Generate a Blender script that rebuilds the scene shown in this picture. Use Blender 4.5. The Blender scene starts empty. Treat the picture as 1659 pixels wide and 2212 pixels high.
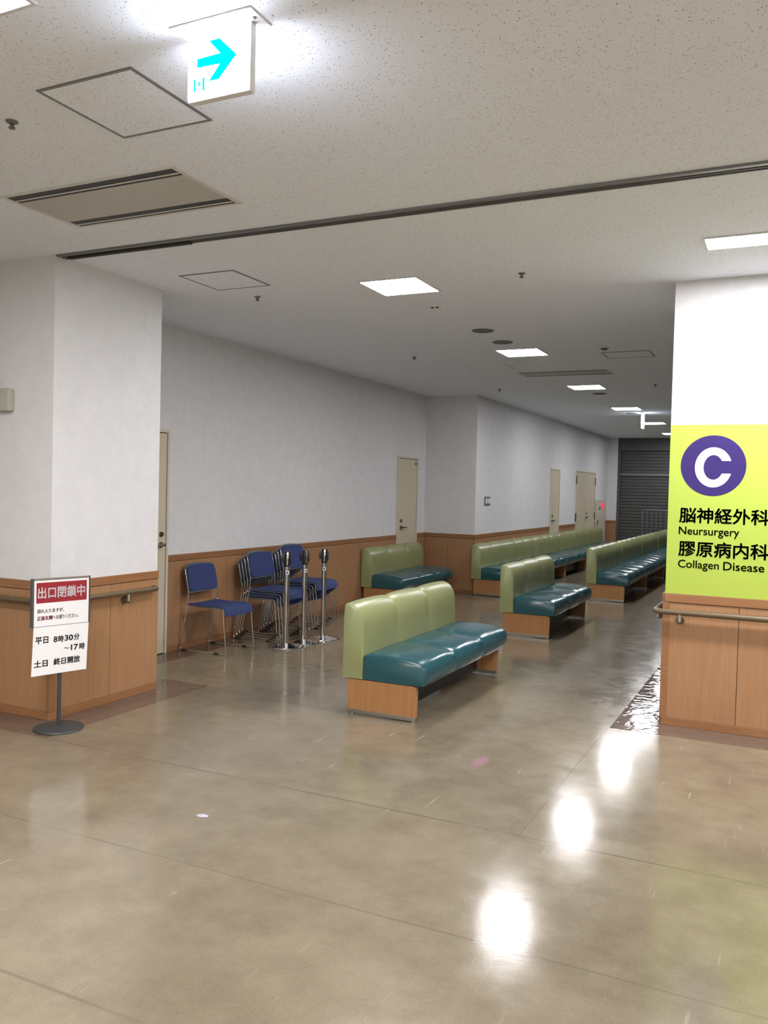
import bpy, bmesh, math, random
from mathutils import Vector, Matrix
random.seed(7)
SC = bpy.context.scene
COL = SC.collection
PI = math.pi

# ------------------------------------------------------------------ camera, world, exposure
CAM_H = 1.545
F_PX, YAW, PITCH, ROLL = 1834.69, -0.4493, 0.0272, -0.0252
cam_d = bpy.data.cameras.new('camera')
cam_d.sensor_fit = 'VERTICAL'
cam_d.sensor_height = 36.0
cam_d.lens = F_PX * 36.0 / 2212.0
cam_d.clip_start = 0.05
cam = bpy.data.objects.new('camera', cam_d)
COL.objects.link(cam)
fw = Vector((math.sin(YAW) * math.cos(PITCH), math.cos(YAW) * math.cos(PITCH), -math.sin(PITCH)))
rt = Vector((math.cos(YAW), -math.sin(YAW), 0))
dn = fw.cross(rt)
r2 = rt * math.cos(ROLL) + dn * math.sin(ROLL)
d2 = -rt * math.sin(ROLL) + dn * math.cos(ROLL)
M = Matrix.Identity(4)
for i in range(3):
    M[i][0], M[i][1], M[i][2] = r2[i], -d2[i], -fw[i]
M[2][3] = CAM_H
cam.matrix_world = M
SC.camera = cam

world = bpy.data.worlds.new('world')
SC.world = world
world.use_nodes = True
world.node_tree.nodes['Background'].inputs[0].default_value = (0.9, 0.92, 1.0, 1)
world.node_tree.nodes['Background'].inputs[1].default_value = 0.02

SC.view_settings.view_transform = 'Standard'
SC.view_settings.look = 'None'
SC.view_settings.gamma = 1.0
SC.view_settings.use_curve_mapping = False
SC.view_settings.exposure = 0.3

L_CORR = 58.0       # radiance of the square corridor panels
L_HALL = 112.0       # radiance of the long panels of the front hall
COOL = (0.985, 0.975, 1.0)
WARM = (1.0, 0.92, 0.76)

# key planes of the place
C = 2.9805
XL, YL, YLF = -4.279, 3.974, 4.988
XA, XB = -5.127, -4.302
YRET, YEND = 12.06, 22.0
XR, YR = -0.762, 5.985
W = 0.891
X_MIN, X_MAX, Y_MIN = -8.0, 5.0, -4.0
X_COR = 2.2

# ------------------------------------------------------------------ helpers
class MB:
    """collects shapes into one bmesh"""
    def __init__(s, org=(0, 0, 0)):
        s.bm = bmesh.new(); s.o = Vector(org); s.mi = 0
    def v(s, p): return s.bm.verts.new(Vector(p) - s.o)
    def face(s, vs):
        try:
            f = s.bm.faces.new(vs); f.material_index = s.mi; return f
        except ValueError: return None
    def poly(s, pts): return s.face([s.v(p) for p in pts])
    def box(s, x0, x1, y0, y1, z0, z1, bevel=0.0, seg=2):
        vs = [s.v((x, y, z)) for x in (x0, x1) for y in (y0, y1) for z in (z0, z1)]
        q = [(0, 1, 3, 2), (4, 6, 7, 5), (0, 4, 5, 1), (2, 3, 7, 6), (0, 2, 6, 4), (1, 5, 7, 3)]
        fs = [s.face([vs[i] for i in f]) for f in q]
        if bevel > 0:
            es = list({e for f in fs for e in f.edges})
            r = bmesh.ops.bevel(s.bm, geom=es, offset=bevel, segments=seg, affect='EDGES', profile=0.5)
            for f in r['faces']: f.material_index = s.mi
        return s
    def prism(s, pts, d):
        """extrude a planar polygon by vector d"""
        d = Vector(d)
        a = [s.v(p) for p in pts]; b = [s.v(Vector(p) + d) for p in pts]
        n = len(a)
        s.face(a[::-1]); s.face(b)
        for i in range(n): s.face([a[i], a[(i + 1) % n], b[(i + 1) % n], b[i]])
        return s
    def tube(s, path, r, seg=10, caps=True):
        P = [Vector(p) for p in path]; n = len(P); rings = []
        t0 = (P[1] - P[0]).normalized()
        up = Vector((0, 0, 1)) if abs(t0.z) < 0.9 else Vector((1, 0, 0))
        nrm = (up - t0 * up.dot(t0)).normalized()
        for i in range(n):
            if i == 0: t = t0
            elif i == n - 1: t = (P[i] - P[i - 1]).normalized()
            else: t = ((P[i] - P[i - 1]).normalized() + (P[i + 1] - P[i]).normalized()).normalized()
            nrm = (nrm - t * nrm.dot(t)).normalized()
            bn = t.cross(nrm)
            rr = r[i] if isinstance(r, (list, tuple)) else r
            rings.append([s.v(P[i] + (nrm * math.cos(2 * PI * k / seg) + bn * math.sin(2 * PI * k / seg)) * rr) for k in range(seg)])
        for i in range(n - 1):
            for k in range(seg):
                s.face([rings[i][k], rings[i][(k + 1) % seg], rings[i + 1][(k + 1) % seg], rings[i + 1][k]])
        if caps:
            s.face(rings[0][::-1]); s.face(rings[-1])
        return s
    def lathe(s, prof, cx, cy, seg=28):
        rings = []
        for r, z in prof:
            if r < 1e-6: rings.append([s.v((cx, cy, z))])
            else: rings.append([s.v((cx + r * math.cos(2 * PI * k / seg), cy + r * math.sin(2 * PI * k / seg), z)) for k in range(seg)])
        for a, b in zip(rings, rings[1:]):
            for k in range(seg):
                k2 = (k + 1) % seg
                if len(a) == 1 and len(b) == 1: continue
                if len(a) == 1: s.face([a[0], b[k2], b[k]])
                elif len(b) == 1: s.face([a[k], a[k2], b[0]])
                else: s.face([a[k], a[k2], b[k2], b[k]])
        return s
    def loft(s, rings, caps=True):
        R = [[s.v(p) for p in ring] for ring in rings]
        n = len(R[0])
        for a, b in zip(R, R[1:]):
            for k in range(n): s.face([a[k], a[(k + 1) % n], b[(k + 1) % n], b[k]])
        if caps:
            s.face(R[0][::-1]); s.face(R[-1])
        return s

def obj(name, mb, mats, parent=None, smooth=None):
    bmesh.ops.recalc_face_normals(mb.bm, faces=mb.bm.faces)
    me = bpy.data.meshes.new(name)
    mb.bm.to_mesh(me); mb.bm.free()
    for m in (mats if isinstance(mats, (list, tuple)) else [mats]): me.materials.append(m)
    if smooth is not None:
        me.polygons.foreach_set('use_smooth', [True] * len(me.polygons))
        try: me.set_sharp_from_angle(angle=math.radians(smooth))
        except Exception: pass
    o = bpy.data.objects.new(name, me); COL.objects.link(o)
    if parent is None: o.location = mb.o
    else:
        o.parent = parent
        o.location = mb.o - root_loc(parent)
    return o
def root_loc(o):
    l = Vector((0, 0, 0))
    while o is not None:
        l += Vector(o.location); o = o.parent
    return l
def tag(o, label, cat, group=None, kind=None):
    o['label'] = label; o['category'] = cat
    if group: o['group'] = group
    if kind: o['kind'] = kind
    return o
def thing(name, label, cat, loc=(0, 0, 0), group=None, rotz=0):
    o = bpy.data.objects.new(name, None); COL.objects.link(o)
    o.location = loc; o.rotation_euler = (0, 0, rotz); o.empty_display_size = 0.1
    return tag(o, label, cat, group)
def struct(name, mb, mats, label=None, cat=None, smooth=None):
    o = obj(name, mb, mats, None, smooth); o['kind'] = 'structure'
    if label: o['label'] = label
    o['category'] = cat or name.split('_')[0]
    return o
def copy_tree(o, parent=None):
    c = o.copy(); COL.objects.link(c); c.parent = parent
    for ch in list(o.children): copy_tree(ch, c)
    return c
def fillet(pts, r, n=5):
    """round the corners of a 3-d polyline"""
    P = [Vector(p) for p in pts]; out = [P[0]]
    for a, b, c in zip(P, P[1:], P[2:]):
        u = (a - b); v = (c - b)
        rr = min(r, u.length * .49, v.length * .49)
        p0 = b + u.normalized() * rr; p1 = b + v.normalized() * rr
        for k in range(n + 1):
            t = k / n
            out.append(p0.lerp(b, t).lerp(b.lerp(p1, t), t))
    out.append(P[-1])
    return out

# ------------------------------------------------------------------ materials
def new_mat(name):
    m = bpy.data.materials.new(name); m.use_nodes = True
    nt = m.node_tree; b = nt.nodes['Principled BSDF']
    return m, nt, b
def N(nt, typ, **kw):
    n = nt.nodes.new(typ)
    for k, v in kw.items():
        if k in n.inputs.keys(): n.inputs[k].default_value = v
        else: setattr(n, k, v)
    return n
def plain(name, col, rough=0.5, metal=0.0, bump=0.0, bscale=60, var=0.06, vscale=8, spec=0.5, coat=0.0):
    """plain surface with slight procedural variation in tone and relief"""
    m, nt, b = new_mat(name)
    tc = N(nt, 'ShaderNodeTexCoord')
    n = N(nt, 'ShaderNodeTexNoise', Scale=vscale, Detail=4.0)
    nt.links.new(tc.outputs['Object'], n.inputs['Vector'])
    mx = N(nt, 'ShaderNodeMix', data_type='RGBA')
    mx.inputs[6].default_value = (*[c * (1 - var) for c in col], 1)
    mx.inputs[7].default_value = (*[min(1, c * (1 + var)) for c in col], 1)
    nt.links.new(n.outputs['Fac'], mx.inputs[0])
    nt.links.new(mx.outputs[2], b.inputs['Base Color'])
    b.inputs['Roughness'].default_value = rough
    b.inputs['Metallic'].default_value = metal
    b.inputs['Specular IOR Level'].default_value = spec
    b.inputs['Coat Weight'].default_value = coat
    if bump:
        n2 = N(nt, 'ShaderNodeTexNoise', Scale=bscale, Detail=3.0)
        nt.links.new(tc.outputs['Object'], n2.inputs['Vector'])
        bp = N(nt, 'ShaderNodeBump', Strength=bump, Distance=0.01)
        nt.links.new(n2.outputs['Fac'], bp.inputs['Height'])
        nt.links.new(bp.outputs['Normal'], b.inputs['Normal'])
    return m
def wood(name, c1, c2, rough=0.4, axis='Z'):
    m, nt, b = new_mat(name)
    tc = N(nt, 'ShaderNodeTexCoord')
    mp = N(nt, 'ShaderNodeMapping')
    sc = {'Z': (14, 14, 0.9), 'Y': (14, 0.9, 14), 'X': (0.9, 14, 14), 'H': (1.0, 1.0, 16)}[axis]
    mp.inputs['Scale'].default_value = sc
    nt.links.new(tc.outputs['Object'], mp.inputs['Vector'])
    n = N(nt, 'ShaderNodeTexNoise', Scale=3.0, Detail=6.0, Roughness=0.6, Distortion=0.6)
    nt.links.new(mp.outputs['Vector'], n.inputs['Vector'])
    n3 = N(nt, 'ShaderNodeTexNoise', Scale=1.3, Detail=2.0)
    nt.links.new(tc.outputs['Object'], n3.inputs['Vector'])
    ad = N(nt, 'ShaderNodeMath', operation='MULTIPLY_ADD')
    nt.links.new(n3.outputs['Fac'], ad.inputs[0]); ad.inputs[1].default_value = 0.5
    nt.links.new(n.outputs['Fac'], ad.inputs[2])
    rp = N(nt, 'ShaderNodeValToRGB')
    rp.color_ramp.elements[0].position = 0.45; rp.color_ramp.elements[0].color = (*c1, 1)
    rp.color_ramp.elements[1].position = 1.05; rp.color_ramp.elements[1].color = (*c2, 1)
    nt.links.new(ad.outputs[0], rp.inputs['Fac'])
    nt.links.new(rp.outputs['Color'], b.inputs['Base Color'])
    b.inputs['Roughness'].default_value = rough
    return m
def emit(name, col, strength):
    m, nt, b = new_mat(name)
    b.inputs['Base Color'].default_value = (*[0.05 * c for c in col], 1)
    b.inputs['Specular IOR Level'].default_value = 0.0
    b.inputs['Emission Color'].default_value = (*col, 1)
    b.inputs['Emission Strength'].default_value = strength
    return m

def ceiling_mat():
    m, nt, b = new_mat('ceiling_rockwool')
    tc = N(nt, 'ShaderNodeTexCoord')
    nz = N(nt, 'ShaderNodeTexNoise', Scale=30.0, Detail=2.0)
    nt.links.new(tc.outputs['Object'], nz.inputs['Vector'])
    dist = N(nt, 'ShaderNodeVectorMath', operation='MULTIPLY_ADD')
    nt.links.new(nz.outputs['Color'], dist.inputs[0]); dist.inputs[1].default_value = (0.02, 0.02, 0.02)
    nt.links.new(tc.outputs['Object'], dist.inputs[2])
    vo = N(nt, 'ShaderNodeTexVoronoi', Scale=105.0, Randomness=1.0)
    nt.links.new(dist.outputs[0], vo.inputs['Vector'])
    # keep only some of the cells, with their own pit size
    sep = N(nt, 'ShaderNodeSeparateColor')
    nt.links.new(vo.outputs['Color'], sep.inputs[0])
    th = N(nt, 'ShaderNodeMath', operation='MULTIPLY'); th.inputs[1].default_value = 0.31
    nt.links.new(sep.outputs[0], th.inputs[0])
    lt = N(nt, 'ShaderNodeMath', operation='SUBTRACT')
    nt.links.new(th.outputs[0], lt.inputs[0]); nt.links.new(vo.outputs['Distance'], lt.inputs[1])
    mr = N(nt, 'ShaderNodeMapRange'); mr.inputs[1].default_value = 0.0; mr.inputs[2].default_value = 0.06
    nt.links.new(lt.outputs[0], mr.inputs[0])
    n2 = N(nt, 'ShaderNodeTexNoise', Scale=160.0, Detail=2.0)
    nt.links.new(tc.outputs['Object'], n2.inputs['Vector'])
    base = N(nt, 'ShaderNodeMix', data_type='RGBA')
    base.inputs[6].default_value = (0.82, 0.85, 0.93, 1); base.inputs[7].default_value = (0.89, 0.92, 0.97, 1)
    nt.links.new(n2.outputs['Fac'], base.inputs[0])
    mx = N(nt, 'ShaderNodeMix', data_type='RGBA')
    nt.links.new(mr.outputs[0], mx.inputs[0]); nt.links.new(base.outputs[2], mx.inputs[6])
    mx.inputs[7].default_value = (0.30, 0.29, 0.285, 1)
    nt.links.new(mx.outputs[2], b.inputs['Base Color'])
    b.inputs['Roughness'].default_value = 0.9
    b.inputs['Specular IOR Level'].default_value = 0.2
    return m
def wall_mat():
    m, nt, b = new_mat('wall_vinyl_paper')
    tc = N(nt, 'ShaderNodeTexCoord')
    n1 = N(nt, 'ShaderNodeTexNoise', Scale=9.0, Detail=6.0, Roughness=0.65)
    n2 = N(nt, 'ShaderNodeTexNoise', Scale=110.0, Detail=3.0)
    for n in (n1, n2): nt.links.new(tc.outputs['Object'], n.inputs['Vector'])
    rp = N(nt, 'ShaderNodeValToRGB')
    rp.color_ramp.elements[0].position = 0.3; rp.color_ramp.elements[0].color = (0.655, 0.65, 0.655, 1)
    rp.color_ramp.elements[1].position = 0.7; rp.color_ramp.elements[1].color = (0.715, 0.71, 0.715, 1)
    nt.links.new(n1.outputs['Fac'], rp.inputs['Fac'])
    nt.links.new(rp.outputs['Color'], b.inputs['Base Color'])
    bp = N(nt, 'ShaderNodeBump', Strength=0.25, Distance=0.004)
    nt.links.new(n2.outputs['Fac'], bp.inputs['Height'])
    nt.links.new(bp.outputs['Normal'], b.inputs['Normal'])
    b.inputs['Roughness'].default_value = 0.75
    b.inputs['Specular IOR Level'].default_value = 0.25
    return m
def floor_mat():
    m, nt, b = new_mat('floor_vinyl_beige')
    tc = N(nt, 'ShaderNodeTexCoord'); L = nt.links.new
    sp = N(nt, 'ShaderNodeSeparateXYZ'); L(tc.outputs['Object'], sp.inputs[0])
    big = N(nt, 'ShaderNodeTexNoise', Scale=1.1, Detail=5.0, Roughness=0.6)
    fine = N(nt, 'ShaderNodeTexNoise', Scale=130.0, Detail=3.0)
    mid = N(nt, 'ShaderNodeTexNoise', Scale=6.0, Detail=6.0, Roughness=0.7)
    for n in (big, fine, mid): L(tc.outputs['Object'], n.inputs['Vector'])
    rp = N(nt, 'ShaderNodeValToRGB')
    rp.color_ramp.elements[0].position = 0.3; rp.color_ramp.elements[0].color = (0.150, 0.122, 0.083, 1)
    rp.color_ramp.elements[1].position = 0.7; rp.color_ramp.elements[1].color = (0.235, 0.196, 0.136, 1)
    s1 = N(nt, 'ShaderNodeMath', operation='MULTIPLY_ADD'); L(mid.outputs['Fac'], s1.inputs[0]); s1.inputs[1].default_value = 0.5
    s2 = N(nt, 'ShaderNodeMath', operation='MULTIPLY_ADD'); L(fine.outputs['Fac'], s2.inputs[0]); s2.inputs[1].default_value = 0.35; s2.inputs[2].default_value = -0.42
    L(s2.outputs[0], s1.inputs[2])
    s3 = N(nt, 'ShaderNodeMath', operation='ADD'); L(big.outputs['Fac'], s3.inputs[0]); L(s1.outputs[0], s3.inputs[1])
    L(s3.outputs[0], rp.inputs['Fac'])
    col = rp.outputs['Color']
    def mixin(fac, c, cur):
        mx = N(nt, 'ShaderNodeMix', data_type='RGBA'); L(fac, mx.inputs[0]); L(cur, mx.inputs[6]); mx.inputs[7].default_value = (*c, 1)
        return mx.outputs[2]
    # welded seams between the vinyl sheets
    wob = N(nt, 'ShaderNodeTexNoise', Scale=0.8, Detail=2.0); L(tc.outputs['Object'], wob.inputs['Vector'])
    wm = N(nt, 'ShaderNodeMath', operation='MULTIPLY_ADD'); L(wob.outputs['Fac'], wm.inputs[0]); wm.inputs[1].default_value = 0.02; wm.inputs[2].default_value = -0.01
    yy = N(nt, 'ShaderNodeMath', operation='ADD'); L(sp.outputs[1], yy.inputs[0]); L(wm.outputs[0], yy.inputs[1])
    brk = N(nt, 'ShaderNodeTexNoise', Scale=2.2, Detail=3.0); L(tc.outputs['Object'], brk.inputs['Vector'])
    seam = None
    for y0, wd, st in ((3.685, 0.011, 0.7), (2.745, 0.008, 0.5), (1.865, 0.010, 0.75)):
        d = N(nt, 'ShaderNodeMath', operation='SUBTRACT'); L(yy.outputs[0], d.inputs[0]); d.inputs[1].default_value = y0
        a = N(nt, 'ShaderNodeMath', operation='ABSOLUTE'); L(d.outputs[0], a.inputs[0])
        r = N(nt, 'ShaderNodeMapRange'); r.inputs[1].default_value = wd; r.inputs[2].default_value = wd * 0.3; r.inputs[3].default_value = 0; r.inputs[4].default_value = st
        L(a.outputs[0], r.inputs[0])
        if seam is None: seam = r.outputs[0]
        else:
            mxx = N(nt, 'ShaderNodeMath', operation='MAXIMUM'); L(seam, mxx.inputs[0]); L(r.outputs[0], mxx.inputs[1]); seam = mxx.outputs[0]
    bm_ = N(nt, 'ShaderNodeMath', operation='MULTIPLY'); L(seam, bm_.inputs[0]); 
    bk = N(nt, 'ShaderNodeMapRange'); bk.inputs[1].default_value = 0.35; bk.inputs[2].default_value = 0.6; bk.inputs[3].default_value = 0.35; L(brk.outputs['Fac'], bk.inputs[0])
    L(bk.outputs[0], bm_.inputs[1])
    col = mixin(bm_.outputs[0], (0.10, 0.085, 0.065), col)
    # the seam that runs along the corridor from the border to the first cross seam
    dx = N(nt, 'ShaderNodeMath', operation='SUBTRACT'); L(sp.outputs[0], dx.inputs[0]); dx.inputs[1].default_value = -1.063
    ax = N(nt, 'ShaderNodeMath', operation='ABSOLUTE'); L(dx.outputs[0], ax.inputs[0])
    rx = N(nt, 'ShaderNodeMapRange'); rx.inputs[1].default_value = 0.005; rx.inputs[2].default_value = 0.0015; rx.inputs[3].default_value = 0; rx.inputs[4].default_value = 0.65; L(ax.outputs[0], rx.inputs[0])
    g1 = N(nt, 'ShaderNodeMath', operation='GREATER_THAN'); L(sp.outputs[1], g1.inputs[0]); g1.inputs[1].default_value = 3.685
    g2 = N(nt, 'ShaderNodeMath', operation='LESS_THAN'); L(sp.outputs[1], g2.inputs[0]); g2.inputs[1].default_value = 5.7
    p1 = N(nt, 'ShaderNodeMath', operation='MULTIPLY'); L(rx.outputs[0], p1.inputs[0]); L(g1.outputs[0], p1.inputs[1])
    p2 = N(nt, 'ShaderNodeMath', operation='MULTIPLY'); L(p1.outputs[0], p2.inputs[0]); L(g2.outputs[0], p2.inputs[1])
    col = mixin(p2.outputs[0], (0.13, 0.11, 0.09), col)
    # a pink smear left by tape
    v = N(nt, 'ShaderNodeVectorMath', operation='SUBTRACT'); L(tc.outputs['Object'], v.inputs[0]); v.inputs[1].default_value = (-1.565, 4.60, 0)
    mpv = N(nt, 'ShaderNodeMapping'); mpv.inputs['Rotation'].default_value = (0, 0, math.radians(-22)); mpv.inputs['Scale'].default_value = (22, 8.5, 1); L(v.outputs[0], mpv.inputs['Vector'])
    ln = N(nt, 'ShaderNodeVectorMath', operation='LENGTH'); L(mpv.outputs[0], ln.inputs[0])
    ns = N(nt, 'ShaderNodeTexNoise', Scale=28.0, Detail=3.0); L(tc.outputs['Object'], ns.inputs['Vector'])
    ad = N(nt, 'ShaderNodeMath', operation='MULTIPLY_ADD'); L(ns.outputs['Fac'], ad.inputs[0]); ad.inputs[1].default_value = 1.2; L(ln.outputs['Value'], ad.inputs[2])
    pr_ = N(nt, 'ShaderNodeMapRange'); pr_.inputs[1].default_value = 1.7; pr_.inputs[2].default_value = 1.1; pr_.inputs[3].default_value = 0; pr_.inputs[4].default_value = 0.55; L(ad.outputs[0], pr_.inputs[0])
    col = mixin(pr_.outputs[0], (0.36, 0.16, 0.24), col)
    # pale scratches
    ms = N(nt, 'ShaderNodeMapping'); ms.inputs['Rotation'].default_value = (0, 0, math.radians(38)); ms.inputs['Scale'].default_value = (26, 1.6, 1); L(tc.outputs['Object'], ms.inputs['Vector'])
    sn = N(nt, 'ShaderNodeTexNoise', Scale=1.6, Detail=3.0, Roughness=0.55); L(ms.outputs[0], sn.inputs['Vector'])
    gate = N(nt, 'ShaderNodeTexNoise', Scale=1.5, Detail=2.0); L(tc.outputs['Object'], gate.inputs['Vector'])
    sr = N(nt, 'ShaderNodeMapRange'); sr.inputs[1].default_value = 0.665; sr.inputs[2].default_value = 0.74; L(sn.outputs['Fac'], sr.inputs[0])
    gr = N(nt, 'ShaderNodeMapRange'); gr.inputs[1].default_value = 0.46; gr.inputs[2].default_value = 0.6; gr.inputs[4].default_value = 0.33; L(gate.outputs['Fac'], gr.inputs[0])
    sm = N(nt, 'ShaderNodeMath', operation='MULTIPLY'); L(sr.outputs[0], sm.inputs[0]); L(gr.outputs[0], sm.inputs[1])
    col = mixin(sm.outputs[0], (0.72, 0.66, 0.55), col)
    L(col, b.inputs['Base Color'])
    rr = N(nt, 'ShaderNodeMapRange'); rr.inputs[1].default_value = 0.3; rr.inputs[2].default_value = 0.75; rr.inputs[3].default_value = 0.11; rr.inputs[4].default_value = 0.20
    L(mid.outputs['Fac'], rr.inputs[0]); L(rr.outputs[0], b.inputs['Roughness'])
    bp = N(nt, 'ShaderNodeBump', Strength=0.06, Distance=0.01); L(mid.outputs['Fac'], bp.inputs['Height']); L(bp.outputs['Normal'], b.inputs['Normal'])
    b.inputs['Specular IOR Level'].default_value = 0.5
    return m
def border_mat():
    m, nt, b = new_mat('floor_border_brown')
    tc = N(nt, 'ShaderNodeTexCoord'); L = nt.links.new
    n = N(nt, 'ShaderNodeTexNoise', Scale=40.0, Detail=4.0); L(tc.outputs['Object'], n.inputs['Vector'])
    mx = N(nt, 'ShaderNodeMix', data_type='RGBA'); L(n.outputs['Fac'], mx.inputs[0])
    mx.inputs[6].default_value = (0.105, 0.075, 0.058, 1); mx.inputs[7].default_value = (0.15, 0.108, 0.085, 1)
    L(mx.outputs[2], b.inputs['Base Color'])
    w = N(nt, 'ShaderNodeTexNoise', Scale=11.0, Detail=2.0, Distortion=0.5); L(tc.outputs['Object'], w.inputs['Vector'])
    bp = N(nt, 'ShaderNodeBump', Strength=0.12, Distance=0.02); L(w.outputs['Fac'], bp.inputs['Height']); L(bp.outputs['Normal'], b.inputs['Normal'])
    b.inputs['Roughness'].default_value = 0.06
    return m

MT = {}
MT['ceil'] = ceiling_mat(); MT['wall'] = wall_mat(); MT['floor'] = floor_mat(); MT['border'] = border_mat()
MT['panel'] = wood('wainscot_beech', (0.315, 0.158, 0.072), (0.40, 0.218, 0.110), 0.38, 'Z')
MT['rail'] = wood('chair_rail_beech', (0.24, 0.105, 0.040), (0.32, 0.155, 0.068), 0.38, 'H')
MT['groove'] = plain('panel_joint_dark', (0.09, 0.05, 0.03), 0.7)
MT['legwood'] = wood('bench_panel_wood', (0.33, 0.150, 0.052), (0.45, 0.225, 0.095), 0.32, 'Z')
MT['green'] = plain('sage_green_vinyl', (0.255, 0.275, 0.120), 0.30, bump=0.05, bscale=220, var=0.04, vscale=5)
MT['teal'] = plain('teal_vinyl', (0.018, 0.078, 0.093), 0.165, bump=0.05, bscale=220, var=0.06, vscale=5)
MT['steel'] = plain('brushed_steel', (0.55, 0.54, 0.52), 0.28, 1.0)
MT['chrome'] = plain('chrome', (0.72, 0.72, 0.72), 0.12, 1.0, var=0.02)
MT['pewter'] = plain('dark_pewter', (0.16, 0.145, 0.125), 0.35, 1.0)
MT['door'] = plain('cream_door_paint', (0.60, 0.53, 0.395), 0.45, bump=0.03)
MT['frame'] = plain('cream_frame_paint', (0.62, 0.57, 0.46), 0.45)
MT['gap'] = plain('dark_gap', (0.03, 0.028, 0.025), 0.8)
MT['olive'] = plain('olive_handrail_resin', (0.115, 0.080, 0.040), 0.42, var=0.08, vscale=14)
MT['olived'] = plain('brown_bracket', (0.13, 0.085, 0.045), 0.45)
MT['blue'] = plain('navy_blue_cloth', (0.020, 0.036, 0.135), 0.75, bump=0.15, bscale=400, var=0.10, vscale=20)
MT['greyplastic'] = plain('grey_plastic_shell', (0.11, 0.12, 0.125), 0.45)
MT['black'] = plain('black_plastic', (0.018, 0.018, 0.02), 0.4)
MT['white'] = plain('white_paper', (0.80, 0.79, 0.785), 0.6, var=0.02)
MT['whitepl'] = plain('white_plastic', (0.78, 0.78, 0.78), 0.4, var=0.02)
MT['red'] = plain('deep_red_print', (0.28, 0.012, 0.022), 0.5, var=0.03)
MT['ink'] = plain('black_ink', (0.012, 0.012, 0.014), 0.5)
MT['standgrey'] = plain('slate_grey_metal', (0.055, 0.062, 0.066), 0.45, 0.3)
MT['lime'] = plain('lime_green_print', (0.37, 0.475, 0.066), 0.42, var=0.015, vscale=3)
MT['purple'] = plain('purple_print', (0.024, 0.009, 0.115), 0.42, var=0.02)
MT['purpleink'] = plain('dark_purple_ink', (0.011, 0.007, 0.050), 0.42, var=0.02)
MT['signwhite'] = plain('white_print', (0.85, 0.85, 0.86), 0.42, var=0.01)
MT['acpanel'] = plain('beige_grey_panel', (0.50, 0.48, 0.43), 0.5, var=0.03)
MT['acframe'] = plain('grey_white_frame', (0.66, 0.65, 0.62), 0.5, var=0.03)
MT['alu'] = plain('dull_aluminium', (0.20, 0.195, 0.19), 0.45, 0.4)
MT['darkalu'] = plain('dark_anodised_frame', (0.09, 0.085, 0.085), 0.4, 0.3)
MT['darkslot'] = plain('dark_slot', (0.035, 0.033, 0.032), 0.6)
MT['shutter'] = plain('dark_grey_shutter_steel', (0.078, 0.079, 0.076), 0.5, 0.0, var=0.08, vscale=2)
MT['beigebox'] = plain('beige_box_plastic', (0.45, 0.43, 0.36), 0.5)
MT['cord'] = plain('grey_cable', (0.25, 0.245, 0.23), 0.5)
MT['lampc'] = emit('cool_light_panel', COOL, L_CORR)
MT['lamph'] = emit('hall_light_panel', COOL, L_HALL)
MT['lampw'] = emit('warm_hall_light_panel', WARM, L_HALL)
MT['exitwhite'] = emit('exit_sign_white', (0.80, 0.86, 1.0), 21.0)
MT['exitfar'] = emit('exit_sign_far_white', (0.86, 0.93, 1.0), 9.0)
MT['exitgreen'] = emit('exit_sign_cyan_green', (0.0, 1.0, 0.93), 1.0)
MT['redlamp'] = emit('red_lamp', (1.0, 0.03, 0.07), 1.1)
MT['speaker'] = plain('grey_speaker_mesh', (0.16, 0.155, 0.15), 0.7)

# ------------------------------------------------------------------ the room
def build_floor():
    bw = 0.287
    xs = sorted({X_MIN, XA, XA + bw, XL, XL + bw, XR - bw, XR, X_COR, X_MAX, XB})
    ys = sorted({Y_MIN, YL - bw, YL, YLF, YLF + bw, YR - bw, YR, YRET, YRET - 0.01, YEND + 0.3})
    mb = MB()
    vv = {}
    def gv(x, y):
        if (x, y) not in vv: vv[(x, y)] = mb.v((x, y, 0))
        return vv[(x, y)]
    for x0, x1 in zip(xs, xs[1:]):
        for y0, y1 in zip(ys, ys[1:]):
            cx, cy = (x0 + x1) / 2, (y0 + y1) / 2
            dark = (cx < XL + bw and YL - bw < cy < YLF + bw) or (cx > XR - bw and cy > YR - bw) or (cx < XA + bw and YLF < cy < YRET)
            mb.mi = 1 if dark else 0
            mb.face([gv(x0, y0), gv(x1, y0), gv(x1, y1), gv(x0, y1)])
    # downward extrusion gives the slab its thickness
    mb.mi = 0
    mb.box(X_MIN, X_MAX, Y_MIN, YEND + 0.3, -0.2, -0.01)
    return struct('floor', mb, [MT['floor'], MT['border']], 'beige vinyl floor with dark brown border strips', 'floor')
build_floor()
struct('ceiling', MB().box(X_MIN, X_MAX, Y_MIN, YEND + 0.3, C, C + 0.2), MT['ceil'], 'off-white speckled ceiling', 'ceiling')
def wallbox(name, *b): return struct(name, MB().box(*b), MT['wall'], None, 'wall')
w_left = wallbox('wall_left', X_MIN, XL, YL, YLF, 0, C)
w_alc = wallbox('wall_alcove', XA - 0.2, XA, YLF, YRET + 0.2, 0, C)
w_ret = wallbox('wall_return', XA, XB, YRET, YRET + 0.2, 0, C)
w_cor = wallbox('wall_corridor', XB - 0.2, XB, YRET + 0.2, YEND, 0, C)
w_right = wallbox('wall_right', XR, X_MAX, YR, YR + 0.9, 0, C)
w_hid = wallbox('wall_opposite', X_COR, X_COR + 0.2, YR + 0.9, YEND, 0, C)
w_end = wallbox('wall_end', XB - 0.2, -4.06, YEND, YEND + 0.2, 0, C)
wallbox('wall_back', X_MIN, X_MAX, Y_MIN - 0.2, Y_MIN, 0, C)
wallbox('wall_far_left', X_MIN - 0.2, X_MIN, Y_MIN, YL, 0, C)
wallbox('wall_far_right', X_MAX, X_MAX + 0.2, Y_MIN, YR, 0, C)

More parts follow.
